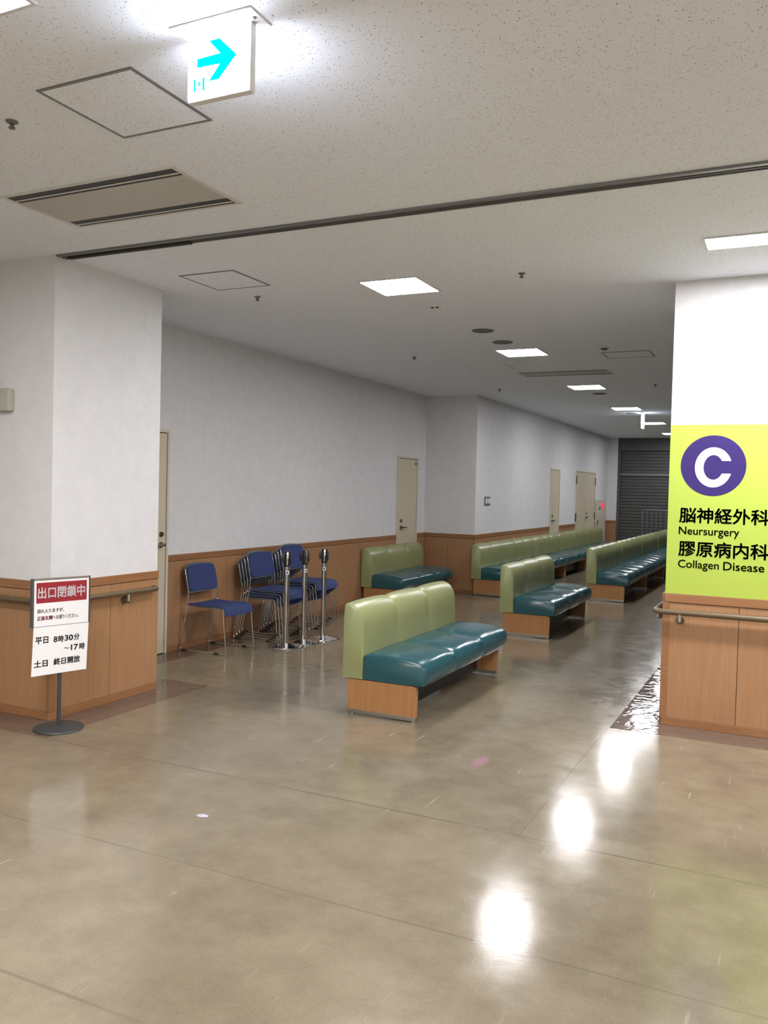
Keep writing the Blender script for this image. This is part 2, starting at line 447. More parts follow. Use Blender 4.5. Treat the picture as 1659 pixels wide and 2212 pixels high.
def clad(wall, runs, joints, axis, at, out, corner=None):
    """beech wainscot on a wall: runs along axis ('x' or 'y'), plane 'at', facing sign 'out'"""
    def bx(mb, a, b, d0, d1, z0, z1, bev=0):
        lo, hi = sorted((at + out * d0, at + out * d1))
        if axis == 'y': mb.box(lo, hi, a, b, z0, z1, bev)
        else: mb.box(a, b, lo, hi, z0, z1, bev)
    p = MB(); g = MB(); r = MB(); s = MB()
    for a, b in runs:
        js = [a] + sorted(j for j in joints if a < j < b) + [b]
        for j0, j1 in zip(js, js[1:]):
            bx(p, j0 + (0.002 if j0 > a else 0), j1 - (0.002 if j1 < b else 0), 0.003, 0.011, 0.056, 0.830)
        bx(g, a, b, 0.0, 0.004, 0.05, 0.833)
        bx(r, a, b, 0.0, 0.017, 0.834, W, 0.002)
        bx(s, a, b, 0.0, 0.014, 0.0, 0.054, 0.002)
    q = obj('wainscot_panel', p, MT['panel'], wall)
    obj('panel_joint', g, MT['groove'], wall)
    obj('chair_rail', r, MT['rail'], wall)
    obj('skirting', s, MT['rail'], wall)
D1 = (5.18, 6.095); D2 = (11.03, 11.75); D3 = (16.36, 17.06); D4 = (18.50, 20.46); HYD = (20.58, 21.72)
clad(w_left, [(YL - 0.017, YLF)], [4.496], 'y', XL, 1)
clad(w_left, [(X_MIN, XL)], [-4.80, -5.7, -6.6], 'x', YL, -1)
obj('corner_guard', MB().box(XL + 0.009, XL + 0.0185, YL - 0.0175, YL + 0.035, 0.054, 0.834, 0.002), MT['rail'], w_left)
clad(w_alc, [(D1[1], D2[0]), (D2[1], YRET)], [7.0, 7.9, 8.8, 9.7, 10.6], 'y', XA, 1)
clad(w_ret, [(XA + 0.017, XB)], [-4.72], 'x', YRET, -1)
clad(w_cor, [(YRET - 0.017, D3[0]), (D3[1], D4[0]), (D4[1], HYD[0]), (HYD[1], YEND)], [13.0, 13.9, 14.8, 15.7], 'y', XB, 1)
clad(w_right, [(XR, X_MAX)], [-0.297, 0.62, 1.5, 2.4], 'x', YR, -1)
clad(w_right, [(YR, YR + 0.9)], [6.45], 'y', XR, -1)
obj('corner_guard', MB().box(XR - 0.012, XR + 0.036, YR - 0.0125, YR - 0.010, 0.054, 0.834), MT['rail'], w_right)
clad(w_end, [(XB + 0.017, -4.06)], [], 'x', YEND, -1)

# ------------------------------------------------------------------ doors (in the alcove and corridor walls, facing +X)
def door(n, x, y0, y1, h, label, hinge_dark=False, double=False, lever_y=None, lever_z=1.03, closer=False):
    mb = MB()
    fwid = 0.028
    mb.box(x - 0.01, x + 0.022, y0, y0 + fwid, 0, h, 0.002)
    mb.box(x - 0.01, x + 0.022, y1 - fwid, y1, 0, h, 0.002)
    mb.box(x - 0.01, x + 0.022, y0 + fwid, y1 - fwid, h - fwid, h, 0.002)
    o = struct('door_%d' % n, mb, MT['frame'], label, 'door')
    g = MB(); g.box(x - 0.008, x + 0.003, y0 + fwid, y1 - fwid, 0.0, h - fwid)
    obj('door_gap', g, MT['gap'], o)
    leaves = [(y0 + fwid + 0.006, y1 - fwid - 0.006)]
    if double:
        m = (y0 + y1) / 2
        leaves = [(leaves[0][0], m - 0.003), (m + 0.003, leaves[0][1])]
    for a, b in leaves:
        lf = obj('door_leaf', MB().box(x - 0.005, x + 0.014, a, b, 0.008, h - fwid - 0.007, 0.002), MT['door'], o)
    ly = lever_y
    hd = MB()
    hd.lathe([(0, 0), (0.026, 0), (0.026, 0.008), (0.012, 0.012), (0.012, 0.05), (0, 0.05)], 0, 0, 18)
    rotate_to_x(hd, (x + 0.014, ly, lever_z))
    d = 1 if ly < (y0 + y1) / 2 else -1
    hd.tube([(x + 0.055, ly, lever_z), (x + 0.06, ly + d * 0.02, lever_z), (x + 0.058, ly + d * 0.12, lever_z - 0.004)], 0.009, 8)
    obj('lever_handle', hd, MT['pewter'], o, 40)
    lk = MB(); lk.lathe([(0, 0), (0.024, 0), (0.024, 0.01), (0.017, 0.02), (0, 0.022)], 0, 0, 18)
    rotate_to_x(lk, (x + 0.014, ly, lever_z + 0.095))
    obj('door_lock', lk, MT['pewter'], o, 40)
    if hinge_dark:
        for yy in (y0 + fwid * .6, y1 - fwid * .6):
            for z in (1.84, 1.03):
                obj('hinge', MB().box(x + 0.012, x + 0.03, yy - 0.025, yy + 0.025, z - 0.09, z + 0.09, 0.003), MT['pewter'], o)
    if closer:
        obj('door_plate', MB().box(x + 0.013, x + 0.017, y1 - 0.12, y1 - 0.06, h - 0.12, h - 0.07), MT['alu'], o)
    return o
def rotate_to_x(mb, at):
    """turn the shape just lathed about z so that it points along +X, and put it at 'at'"""
    for v in mb.bm.verts:
        if v.tag: continue
        x, y, z = v.co; v.co = Vector((z, x, y)) + Vector(at); v.tag = True
door(1, XA, D1[0], D1[1], 2.03, 'cream door half hidden behind the left pillar', lever_y=6.0, lever_z=0.992)
door(2, XA, D2[0], D2[1], 2.025, 'narrow cream door behind the alcove bench', lever_y=11.165, lever_z=0.995, closer=True)
door(3, XB, D3[0], D3[1], 2.03, 'narrow cream door in the corridor wall above the long bench row', lever_y=16.51, lever_z=1.0)
door(4, XB, D4[0], D4[1], 2.06, 'wide cream double door with dark hinges far down the corridor', hinge_dark=True, double=True, lever_y=19.56, lever_z=1.005)

# ------------------------------------------------------------------ roller shutter and barrier at the corridor's end
sh = thing('roller_shutter', 'dark grey roller shutter closing the far end of the corridor', 'shutter', (-2.0, YEND + 0.1, 0))
mb = MB((-2.0, YEND + 0.1, 0))
prof = []
z = 0.02; k = 0
while z < 2.62:
    prof += [(YEND + 0.10, z), (YEND + 0.085, z + 0.012), (YEND + 0.085, z + 0.062), (YEND + 0.10, z + 0.074)]
    z += 0.08
pts = [(-4.04, y, z) for y, z in prof] + [(-4.04, YEND + 0.13, prof[-1][1]), (-4.04, YEND + 0.13, 0.02)]
mb.prism(pts, (X_COR + 4.03, 0, 0))
obj('slat_curtain', mb, MT['shutter'], sh)
obj('shutter_box', MB((-2.0, YEND + 0.1, 0)).box(-4.05, X_COR - 0.01, YEND - 0.0, YEND + 0.25, 2.66, C - 0.002, 0.004), MT['shutter'], sh)
obj('cross_rail', MB((-2.0, YEND + 0.1, 0)).box(-4.04, X_COR - 0.01, YEND + 0.045, YEND + 0.09, 2.03, 2.10, 0.004), plain('grey_rail_steel', (0.17, 0.168, 0.16), 0.45), sh)
obj('guide_rail', MB((-2.0, YEND + 0.1, 0)).box(-4.058, -3.99, YEND + 0.01, YEND + 0.14, 0, 2.66, 0.003), MT['shutter'], sh)
def barrier(loc, x0, x1, y, h, label):
    t = thing('barrier_fence', label, 'barrier', loc, 'barriers before the shutter')
    m_ = MT['barrier']
    r = MB(loc); r.tube(fillet([(x0, y, 0.10), (x0, y, h), (x1, y, h), (x1, y, 0.10), (x0, y, 0.10)], 0.06, 4), 0.014, 8)
    obj('frame', r, m_, t, 40)
    n = int((x1 - x0) / 0.105)
    for i in range(1, n):
        xx = x0 + (x1 - x0) * i / n
        obj('bar', MB(loc).tube([(xx, y, 0.10), (xx, y, h)], 0.0075, 6), m_, t, 40)
    for xx in (x0 + 0.15, x1 - 0.15):
        obj('foot', MB(loc).box(xx - 0.02, xx + 0.02, y - 0.2, y + 0.2, 0, 0.03, 0.004).box(xx - 0.012, xx + 0.012, y - 0.012, y + 0.012, 0.02, 0.10), m_, t)
MT['barrier'] = plain('dull_grey_barrier_steel', (0.20, 0.20, 0.21), 0.4, 0.3)
barrier((-2.5, 21.5, 0), -3.33, -1.70, 21.5, 1.19, 'grey tubular barrier fence with upright bars before the dark shutter')

# ------------------------------------------------------------------ ceiling fittings
def square_light(cx, cy, sx, sy, mat, label, group):
    t = thing('ceiling_light', label, 'ceiling light', (cx, cy, C), group)
    o = (cx, cy, C)
    f = MB(o); w = 0.014
    f.box(cx - sx / 2, cx + sx / 2, cy - sy / 2, cy - sy / 2 + w, C - 0.008, C)
    f.box(cx - sx / 2, cx + sx / 2, cy + sy / 2 - w, cy + sy / 2, C - 0.008, C)
    f.box(cx - sx / 2, cx - sx / 2 + w, cy - sy / 2 + w, cy + sy / 2 - w, C - 0.008, C)
    f.box(cx + sx / 2 - w, cx + sx / 2, cy - sy / 2 + w, cy + sy / 2 - w, C - 0.008, C)
    obj('frame', f, MT['acframe'], t)
    obj('diffuser', MB(o).box(cx - sx / 2 + w, cx + sx / 2 - w, cy - sy / 2 + w, cy + sy / 2 - w, C - 0.005, C - 0.001), mat, t)
    return t
names = ['nearest of the row running down the corridor', 'second from the front in the corridor row', 'third of the corridor row, just past the distant air unit',
         'fourth from the front, just before the far hanging sign', 'fifth from the front, showing behind the far hanging sign', 'sixth and farthest one showing, beside the lime sign edge']
LX, LY, LP, LS = -2.56, 5.476, 3.0018, 0.45
for k, nm in enumerate(names):
    square_light(LX, LY + k * LP, LS, LS, MT['lampc'], 'square lit ceiling panel, ' + nm, 'square corridor lights')
square_light(0.10, 5.15, 1.22, 0.245, MT['lamph'], 'long bright ceiling light cut by the right edge, in front of the right pillar', 'long hall lights')
square_light(-2.72, 1.745, 1.24, 0.245, MT['lamph'], 'bright ceiling light cut by the top left corner of the view', 'long hall lights')
for x, y, m_, l in ((-2.72, -1.4, 'lampw', 'long ceiling light behind the viewpoint, left of the middle'), (0.10, -1.4, 'lamph', 'long ceiling light right behind the viewpoint'),
                    (2.9, 1.745, 'lamph', 'added unseen ceiling light far to the right of the viewpoint'), (2.9, -1.4, 'lampw', 'added unseen ceiling light behind and far right of the viewpoint')):  # far right pair added out of view to brighten front floor and ceiling
    square_light(x, y, 1.24, 0.245, MT[m_], l, 'long hall lights')

def hatch(x0, x1, y0, y1, label, m_line):
    cx, cy = (x0 + x1) / 2, (y0 + y1) / 2
    t = thing('ceiling_hatch', label, 'ceiling hatch', (cx, cy, C), 'square ceiling hatches')
    f = MB((cx, cy, C)); w = 0.013
    f.box(x0, x1, y0, y0 + w, C - 0.004, C).box(x0, x1, y1 - w, y1, C - 0.004, C)
    f.box(x0, x0 + w, y0 + w, y1 - w, C - 0.004, C).box(x1 - w, x1, y0 + w, y1 - w, C - 0.004, C)
    obj('frame', f, m_line, t)
    obj('hatch_panel', MB((cx, cy, C)).box(x0 + w, x1 - w, y0 + w, y1 - w, C - 0.0025, C - 0.0005), MT['ceil'], t)
hatch(-2.567, -2.112, 2.28, 2.738, 'square ceiling access hatch beside the lit arrow sign', MT['alu'])
hatch(-3.880, -3.422, 4.685, 5.136, 'square ceiling access hatch above the alcove, beyond the dark track', MT['alu'])
hatch(-1.815, -1.335, 8.72, 9.12, 'small square ceiling hatch near the right pillar edge', MT['alu'])
hatch(-3.47, -2.97, 9.20, 9.56, 'faint square ceiling hatch left of the distant air unit', MT['acframe'])

def air_unit(x0, x1, y0, y1, label):
    cx, cy = (x0 + x1) / 2, (y0 + y1) / 2; o = (cx, cy, C)
    t = thing('air_conditioner', label, 'air conditioner', o, 'ceiling air units')
    e = 0.020; s = 0.085
    f = MB(o)
    f.box(x0, x1, y0, y0 + e, C - 0.005, C, 0.002).box(x0, x1, y1 - e, y1, C - 0.005, C, 0.002)
    f.box(x0, x0 + e + 0.01, y0 + e, y1 - e, C - 0.005, C, 0.002).box(x1 - e - 0.01, x1, y0 + e, y1 - e, C - 0.005, C, 0.002)
    obj('frame', f, MT['acframe'], t)
    obj('cover_panel', MB(o).box(x0 + e + 0.01, x1 - e - 0.01, y0 + e + s, y1 - e - s, C - 0.006, C - 0.001, 0.002), MT['acpanel'], t)
    for a, b in ((y0 + e, y0 + e + s), (y1 - e - s, y1 - e)):
        sl = obj('air_slot', MB(o).box(x0 + e + 0.01, x1 - e - 0.01, a, b, C - 0.003, C - 0.001), MT['darkslot'], t)
        m = a + s * 0.60
        obj('louver', MB(o).box(x0 + e + 0.015, x1 - e - 0.015, m, m + 0.010, C - 0.006, C - 0.0035), MT['acframe'], sl)
air_unit(-3.695, -2.572, 3.06, 3.60, 'long ceiling air conditioner with two dark slots, left foreground')
air_unit(-3.06, -1.97, 9.885, 10.31, 'distant ceiling air conditioner between the corridor light panels')

tr = thing('shutter_track', 'dark metal shutter track crossing the whole ceiling', 'track', (-2.0, 4.01, C))
o = (-2.0, 4.01, C)
x0, x1 = XL + 0.004, X_MAX - 0.02
obj('track_flange', MB(o).box(x0, x1, 3.975, 4.003, C - 0.012, C - 0.0005, 0.002).box(x0, x1, 4.050, 4.060, C - 0.012, C - 0.0005, 0.002), MT['alu'], tr)
obj('track_slot', MB(o).box(x0, x1, 4.003, 4.050, C - 0.004, C - 0.0005), MT['darkslot'], tr)
obj('shutter_edge', MB(o).box(XL + 0.06, -3.25, 4.012, 4.046, C - 0.022, C - 0.004, 0.002), MT['gap'], tr)
obj('track_lip', MB(o).box(x0, x1, 4.022, 4.026, C - 0.012, C - 0.004), MT['alu'], tr)

def sprinkler(x, y, label, s=0.72):
    t = thing('sprinkler_head', label, 'sprinkler', (x, y, C), 'ceiling sprinklers')
    o = (x, y, C)
    obj('escutcheon', MB(o).lathe([(0, C - .0005), (0.032 * s, C - .0005), (0.034 * s, C - .004), (0.022 * s, C - .010), (0, C - .010)], x, y, 20), MT['alu'], t, 40)
    obj('deflector', MB(o).lathe([(0, C - .010), (0.010 * s, C - .010), (0.010 * s, C - .022), (0.018 * s, C - .024), (0.018 * s, C - .030), (0, C - .032)], x, y, 16), MT['pewter'], t, 40)
for x, y, l in ((-2.875, 2.439, 'dark sprinkler head at the left edge of the ceiling'), (-3.726, 5.417, 'small dark sprinkler head beside the alcove hatch'),
                (-1.658, 5.425, 'dark sprinkler head right of the nearest corridor light'), (-3.753, 8.442, 'tiny sprinkler head above the alcove, left of the second light'),
                (-3.759, 11.42, 'tiny sprinkler head near the wall corner'), (-1.664, 11.42, 'tiny sprinkler head right of the third light')):
    sprinkler(x, y, l)
for x, y, l in ((-2.555, 7.236, 'round grey ceiling speaker, nearest one'), (-2.567, 7.85, 'round grey ceiling speaker touching the second corridor light'),
                (-2.548, 12.253, 'round grey ceiling speaker behind the third corridor light'), (-2.62, 15.35, 'round grey ceiling speaker behind the fourth corridor light')):
    t = thing('ceiling_speaker', l, 'speaker', (x, y, C), 'round ceiling speakers')
    obj('rim', MB((x, y, C)).lathe([(0.082, C - .0005), (0.098, C - .0005), (0.098, C - .005), (0.082, C - .008), (0.082, C - .0005)], x, y, 32), MT['speaker'], t, 40)
    obj('grille', MB((x, y, C)).lathe([(0, C - .006), (0.082, C - .005), (0.082, C - .001), (0, C - .001)], x, y, 32), MT['speaker'], t, 40)
t = thing('motion_sensor', 'small white ceiling sensor plate with two dark eyes by the nearest light', 'sensor', (-2.579, 6.158, C))
obj('plate', MB((-2.579, 6.158, C)).lathe([(0, C - .008), (0.05, C - .006), (0.055, C - .0005), (0, C - .0005)], -2.579, 6.158, 24), MT['whitepl'], t, 40)
for dx in (-0.02, 0.02):
    obj('sensor_eye', MB((-2.579, 6.158, C)).lathe([(0, C - .016), (0.010, C - .014), (0.012, C - .007), (0, C - .0065)], -2.579 + dx, 6.17, 12), MT['gap'], t, 40)
t = thing('smoke_detector', 'tiny dark ceiling detector above the small right hatch', 'detector', (-1.72, 8.42, C))
obj('dome', MB((-1.72, 8.42, C)).lathe([(0, C - .03), (0.025, C - .026), (0.035, C - .012), (0, C - .012)], -1.72, 8.42, 16), MT['pewter'], t, 40)
obj('base', MB((-1.72, 8.42, C)).lathe([(0, C - .012), (0.05, C - .012), (0.052, C - .0005), (0, C - .0005)], -1.72, 8.42, 20), MT['acframe'], t, 40)

# ------------------------------------------------------------------ lit signs hanging from the ceiling
def text_mesh(name, body, parent, origin, u, v, box_w, mat, bold=0.0, box_h=None, depth=0.0006, align_base=True, org=None, skew=None):
    """lettering fitted to a width (and height) in the plane spanned by u, v"""
    cu = bpy.data.curves.new(name, 'FONT'); cu.body = body; cu.size = 1.0; cu.bevel_depth = bold; cu.bevel_resolution = 0; cu.resolution_u = 4
    to = bpy.data.objects.new(name, cu); COL.objects.link(to)
    dg = bpy.context.evaluated_depsgraph_get()
    me = bpy.data.meshes.new_from_object(to.evaluated_get(dg))
    bpy.data.objects.remove(to); bpy.data.curves.remove(cu)
    xs = [p.co.x for p in me.vertices]; ys = [p.co.y for p in me.vertices]
    x0, x1, y0, y1 = min(xs), max(xs), min(ys), max(ys)
    sx = box_w / (x1 - x0)
    sy = (box_h / (y1 - y0)) if box_h else sx
    u = Vector(u).normalized(); v = Vector(v).normalized(); n = u.cross(v)
    org = Vector(org if org is not None else root_loc(parent))
    bm = bmesh.new(); bm.from_mesh(me)
    bpy.data.meshes.remove(me)
    for p in bm.verts:
        q = Vector(origin) + u * ((p.co.x - x0) * sx) + v * ((p.co.y - (y0 if align_base else 0)) * sy) + n * depth
        p.co = q - org
    mb = MB(org); mb.bm.free(); mb.bm = bm
    me2 = bpy.data.meshes.new(name); bm.to_mesh(me2); bm.free()
    me2.materials.append(mat)
    o = bpy.data.objects.new(name, me2); COL.objects.link(o)
    o.parent = parent; o.location = org - root_loc(parent)
    return o

ex = thing('exit_sign', 'lit white exit sign with a cyan-green right arrow hanging in the foreground', 'exit sign', (-1.672, 2.19, C), 'hanging exit signs')
o = (-1.672, 2.19, C)
obj('mounting_plate', MB(o).box(-1.824, -1.515, 2.135, 2.252, C - 0.006, C - 0.0005, 0.002), MT['whitepl'], ex)
obj('housing', MB(o).box(-1.792, -1.553, 2.195, 2.222, C - 0.218, C - 0.006, 0.002), MT['whitepl'], ex)
sx0, sx1, sz0, sz1 = -1.789, -1.559, C - 0.212, C - 0.008
obj('light_panel', MB(o).box(sx0, sx1, 2.188, 2.195, sz0, sz1, 0.002), MT['exitwhite'], ex)
obj('light_panel', MB(o).box(sx0, sx1, 2.222, 2.227, sz0, sz1), MT['exitwhite'], ex)
AP = [(-1.752, .0891), (-1.663, .0867), (-1.7067, .0407), (-1.6654, .0407), (-1.6015, .1022), (-1.6672, .1660), (-1.7045, .1655), (-1.663, .1188), (-1.752, .1162)]
ar = MB(o); ar.prism([(x, 2.1868, C - z) for x, z in AP], (0, 0.0012, 0)); obj('arrow', ar, MT['exitgreen'], ex)
pm = MB(o)
for xa, za, wa, ha in ((-1.7613, C - 0.1700, 0.0065, 0.040), (-1.7257, C - 0.1713, 0.0075, 0.041), (-1.743, C - 0.169, 0.006, 0.013), (-1.741, C - 0.1640, 0.010, 0.004)):
    pm.box(xa - wa / 2, xa + wa / 2, 2.1866, 2.1882, za - ha / 2, za + ha / 2)
obj('pictogram', pm, MT['exitgreen'], ex)
obj('test_switch', MB(o).lathe([(0, C - .010), (0.006, C - .009), (0.006, C - .0055), (0, C - .0055)], -1.535, 2.185, 12), MT['alu'], ex)
e2 = thing('exit_sign', 'far lit exit sign hanging edge-on above the corridor benches', 'exit sign', (-2.42, 15.30, C), 'hanging exit signs')
o = (-2.42, 15.30, C)
obj('mounting_plate', MB(o).box(-2.45, -2.39, 15.19, 15.41, C - 0.006, C - 0.0005, 0.002), MT['whitepl'], e2)
obj('housing', MB(o).box(-2.432, -2.408, 15.22, 15.38, C - 0.27, C - 0.006, 0.002), MT['exitfar'], e2)
obj('light_panel', MB(o).box(-2.407, -2.404, 15.225, 15.375, C - 0.262, C - 0.01), MT['exitfar'], e2)
obj('light_panel', MB(o).box(-2.436, -2.433, 15.225, 15.375, C - 0.262, C - 0.01), MT['exitfar'], e2)

# ------------------------------------------------------------------ department sign on the right pillar
GX0, GX1, GZ0, GZ1 = XR, 0.30, W + 0.001, 2.022
ds = thing('department_sign', 'lime green department sign with a purple C disc on the right pillar', 'sign', ((GX0 + GX1) / 2, YR, GZ0))
o = ((GX0 + GX1) / 2, YR, GZ0)
obj('sign_panel', MB(o).box(GX0, GX1, YR - 0.003, YR - 0.0003, GZ0, GZ1), MT['lime'], ds)
ccx, ccz, cr = -0.488, 1.752, 0.200
obj('disc', MB(o).prism([(ccx + cr * 1.012 * math.cos(2 * PI * k / 72), YR - 0.0042, ccz + cr * math.sin(2 * PI * k / 72)) for k in range(72)], (0, 0.0012, 0)), MT['purple'], ds)
# the letter C, a broad open ring with level cut ends
ao, bo, ai, bi = 0.1145, 0.132, 0.061, 0.0815
lcx, lcz = -0.486, ccz - 0.011
mb = MB(o)
def arc(a, b, z_up, z_dn, n=40):
    t0 = math.asin(z_up / b); t1 = 2 * PI - math.asin(-z_dn / b)
    return [(lcx + a * math.cos(t0 + (t1 - t0) * k / n), YR - 0.0050, lcz + b * math.sin(t0 + (t1 - t0) * k / n)) for k in range(n + 1)]
A = arc(ao, bo, 0.043, -0.040); B = arc(ai, bi, 0.043, -0.040)
for k in range(len(A) - 1):
    mb.poly([A[k], A[k + 1], B[k + 1], B[k]])
bmesh.ops.remove_doubles(mb.bm, verts=mb.bm.verts, dist=1e-5)
obj('letter', mb, MT['signwhite'], ds)
for body, x0, x1, z0, h, bold, m_ in (('脳神経外科', -0.689, -0.140, 1.369, 0.105, 0.018, 'purpleink'), ('膠原病内科', -0.687, -0.136, 1.146, 0.105, 0.018, 'purpleink')):
    text_mesh('lettering', body, ds, (x0, YR - 0.0045, z0), (1, 0, 0), (0, 0, 1), x1 - x0, MT[m_], bold, h)
for body, x0, x1, z0, h in (('Neursurgery', -0.688, -0.313, 1.275, 0.070), ('Collagen', -0.686, -0.430, 1.053, 0.070), ('Disease', -0.404, -0.157, 1.068, 0.055)):
    text_mesh('lettering', body, ds, (x0, YR - 0.0045, z0), (1, 0, 0), (0, 0, 1), x1 - x0, MT['purpleink'], 0.008, h)

# ------------------------------------------------------------------ handrails
def bracket(parent, org, p_wall, p_rail):
    """square steel neck under the rail and a brown wall block"""
    w, r = Vector(p_wall), Vector(p_rail)
    out = (r - w); out.z = 0; L_ = out.length; out.normalize(); side = Vector((-out.y, out.x, 0))
    b = obj('bracket', MB(org).tube([w + Vector((0, 0, -0.055)) , w + out * (L_ * .6) + Vector((0, 0, -0.055)), r + Vector((0, 0, -0.065))], 0.014, 10), MT['olived'], parent, 40)
    nk = MB(org); nk.tube([r + Vector((0, 0, -0.062)), r + Vector((0, 0, -0.012))], 0.014, 12)
    obj('steel_neck', nk, MT['steel'], b, 40)
    bl = MB(org); bl.tube([w + Vector((0, 0, -0.055)), w + out * 0.012 + Vector((0, 0, -0.055))], 0.028, 14)
    obj('wall_rosette', bl, MT['olived'], b, 40)
h1 = thing('handrail', 'olive brown handrail wrapping the left pillar corner behind the notice stand', 'handrail', (XL, YL, 0.767), 'wall handrails')
o = (XL, YL, 0.767); RO = 0.058; ZR = 0.767
obj('grip', MB(o).tube(fillet([(XL + 0.014, 4.925, ZR), (XL + RO, 4.925, ZR), (XL + RO, YL - RO, ZR), (-6.5, YL - RO, ZR)], 0.05, 6), 0.019, 14), MT['olive'], h1, 50)
for yb in (4.625,): bracket(h1, o, (XL + 0.010, yb, ZR), (XL + RO, yb, ZR))
for xb in (-4.95, -5.9): bracket(h1, o, (xb, YL - 0.010, ZR), (xb, YL - RO, ZR))
h2 = thing('handrail', 'olive brown handrail curving around the right pillar under the lime sign', 'handrail', (XR, YR, 0.772), 'wall handrails')
o = (XR, YR, 0.772); ZR = 0.772
obj('grip', MB(o).tube(fillet([(XR - RO, YR + 0.80, ZR), (XR - RO, YR - RO, ZR), (2.5, YR - RO, ZR)], 0.055, 7), 0.019, 14), MT['olive'], h2, 50)
for xb in (-0.66, 0.35, 1.4): bracket(h2, o, (xb, YR - 0.010, ZR), (xb, YR - RO, ZR))
bracket(h2, o, (XR - 0.012, YR + 0.12, ZR), (XR - RO, YR + 0.12, ZR))

# ------------------------------------------------------------------ wall fittings
t = thing('junction_box', 'beige wall box with a grey cable on the left pillar at the left edge', 'wall box', (-4.76, YL - 0.02, 2.06))
o = (-4.76, YL - 0.02, 2.06)
obj('box_body', MB(o).box(-4.90, -4.622, YL - 0.055, YL, 1.992, 2.140, 0.008), MT['beigebox'], t)
obj('cable', MB(o).tube(fillet([(-4.760, YL - 0.02, 2.13), (-4.762, YL - 0.012, 2.19), (-4.79, YL - 0.008, 2.30), (-4.80, YL - 0.008, C - 0.01)], 0.05, 4), 0.006, 8), MT['cord'], t, 40)
obj('cable_gland', MB(o).lathe([(0, 2.138), (0.016, 2.138), (0.014, 2.152), (0.007, 2.156), (0, 2.156)], -4.760, YL - 0.022, 12), MT['beigebox'], t, 40)
t = thing('wall_switch', 'small grey-framed switch plate on the corridor wall corner', 'switch', (XB, 12.60, 1.40))
o = (XB, 12.60, 1.40)
obj('cover_plate', MB(o).box(XB, XB + 0.012, 12.47, 12.73, 1.33, 1.465, 0.003), MT['alu'], t)
for yy in (12.54, 12.66):
    obj('rocker', MB(o).box(XB + 0.010, XB + 0.018, yy - 0.04, yy + 0.04, 1.36, 1.435, 0.003), MT['whitepl'], t)
hy = thing('hydrant_cabinet', 'pale wall hydrant cabinet with a glowing red lamp at the corridor end', 'hydrant cabinet', (XB, 21.15, 0))
o = (XB, 21.15, 0)
obj('cabinet_body', MB(o).box(XB + 0.001, XB + 0.03, HYD[0], HYD[1], 0.05, 1.42, 0.004), MT['frame'], hy)
dd = obj('cabinet_door', MB(o).box(XB + 0.028, XB + 0.038, HYD[0] + 0.04, HYD[1] - 0.04, 0.09, 1.12, 0.003), MT['frame'], hy)
obj('door_latch', MB(o).box(XB + 0.036, XB + 0.05, HYD[0] + 0.10, HYD[0] + 0.16, 0.80, 0.92, 0.004), MT['pewter'], dd)
mb = MB(); mb.lathe([(0, 0.05), (0.04, 0.042), (0.066, 0.018), (0.07, 0.0), (0, 0.0)], 0, 0, 24); rotate_to_x(mb, (XB + 0.03, 21.275, 1.27))
obj('alarm_lamp', mb, MT['redlamp'], hy, 40)
obj('call_button', MB(o).box(XB + 0.029, XB + 0.04, 20.95, 21.03, 1.16, 1.24, 0.003), MT['pewter'], hy)

# ------------------------------------------------------------------ notice stand
SA = math.radians(16.2)
su = Vector((math.sin(SA), math.cos(SA), 0)); sn = Vector((su.y, -su.x, 0))
SB = Vector((-4.083, 3.871, 0))
st = thing('notice_stand', 'slim grey floor stand holding a red and white closed-exit notice', 'sign stand', SB)
obj('base_plate', MB(SB).lathe([(0, 0), (0.146, 0), (0.15, 0.004), (0.146, 0.012), (0.03, 0.022), (0, 0.022)], SB.x, SB.y, 48), MT['standgrey'], st, 40)
obj('pole', MB(SB).tube([SB + Vector((0, 0, 0.018)), SB + Vector((0, 0, 0.93))], 0.0125, 14), MT['standgrey'], st, 40)
def spt(a, z, off=0.016): return SB + su * a + Vector((0, 0, z)) + sn * off
def splate(mb, a0, a1, z0, z1, o0, o1, sk=0.0):
    P = [spt(a0 - sk, z0, o1), spt(a1 - sk, z0, o1), spt(a1, z1, o1), spt(a0, z1, o1)]
    return mb.prism(P, sn * (o0 - o1))
fr = MB(SB)
splate(fr, -0.194, -0.180, 0.652, 0.948, 0.004, 0.024)
splate(fr, 0.181, 0.187, 0.652, 0.948, 0.004, 0.024)
splate(fr, -0.180, 0.181, 0.652, 0.940, 0.004, 0.018)
bf = obj('board_frame', fr, MT['darkalu'], st)
obj('top_strip', splate(MB(SB), -0.180, 0.181, 0.938, 0.948, 0.004, 0.024), MT['steel'], bf)
up = obj('notice_sheet', splate(MB(SB), -0.178, 0.178, 0.654, 0.936, 0.018, 0.0205), MT['white'], st)
obj('red_banner', splate(MB(SB), -0.164, 0.164, 0.797, 0.922, 0.0205, 0.0212), MT['red'], up)
lo = obj('hours_sheet', splate(MB(SB), -0.178, 0.180, 0.354, 0.652, 0.0185, 0.0205, 0.012), MT['white'], st)
obj('sheet_edge', splate(MB(SB), -0.178, 0.180, 0.651, 0.654, 0.0205, 0.0212), MT['alu'], up)
Z = (0, 0, 1)
text_mesh('lettering', '出口閉鎖中', up, spt(-0.156, 0.823, 0.0216), su, Z, 0.308, MT['signwhite'], 0.026, 0.073, org=SB)
text_mesh('lettering', '恐れ入りますが、', up, spt(-0.158, 0.735, 0.0210), su, Z, 0.172, MT['ink'], 0.02, 0.026, org=SB)
text_mesh('lettering', '正面玄関', up, spt(-0.158, 0.691, 0.0210), su, Z, 0.098, MT['red'], 0.03, 0.027, org=SB)
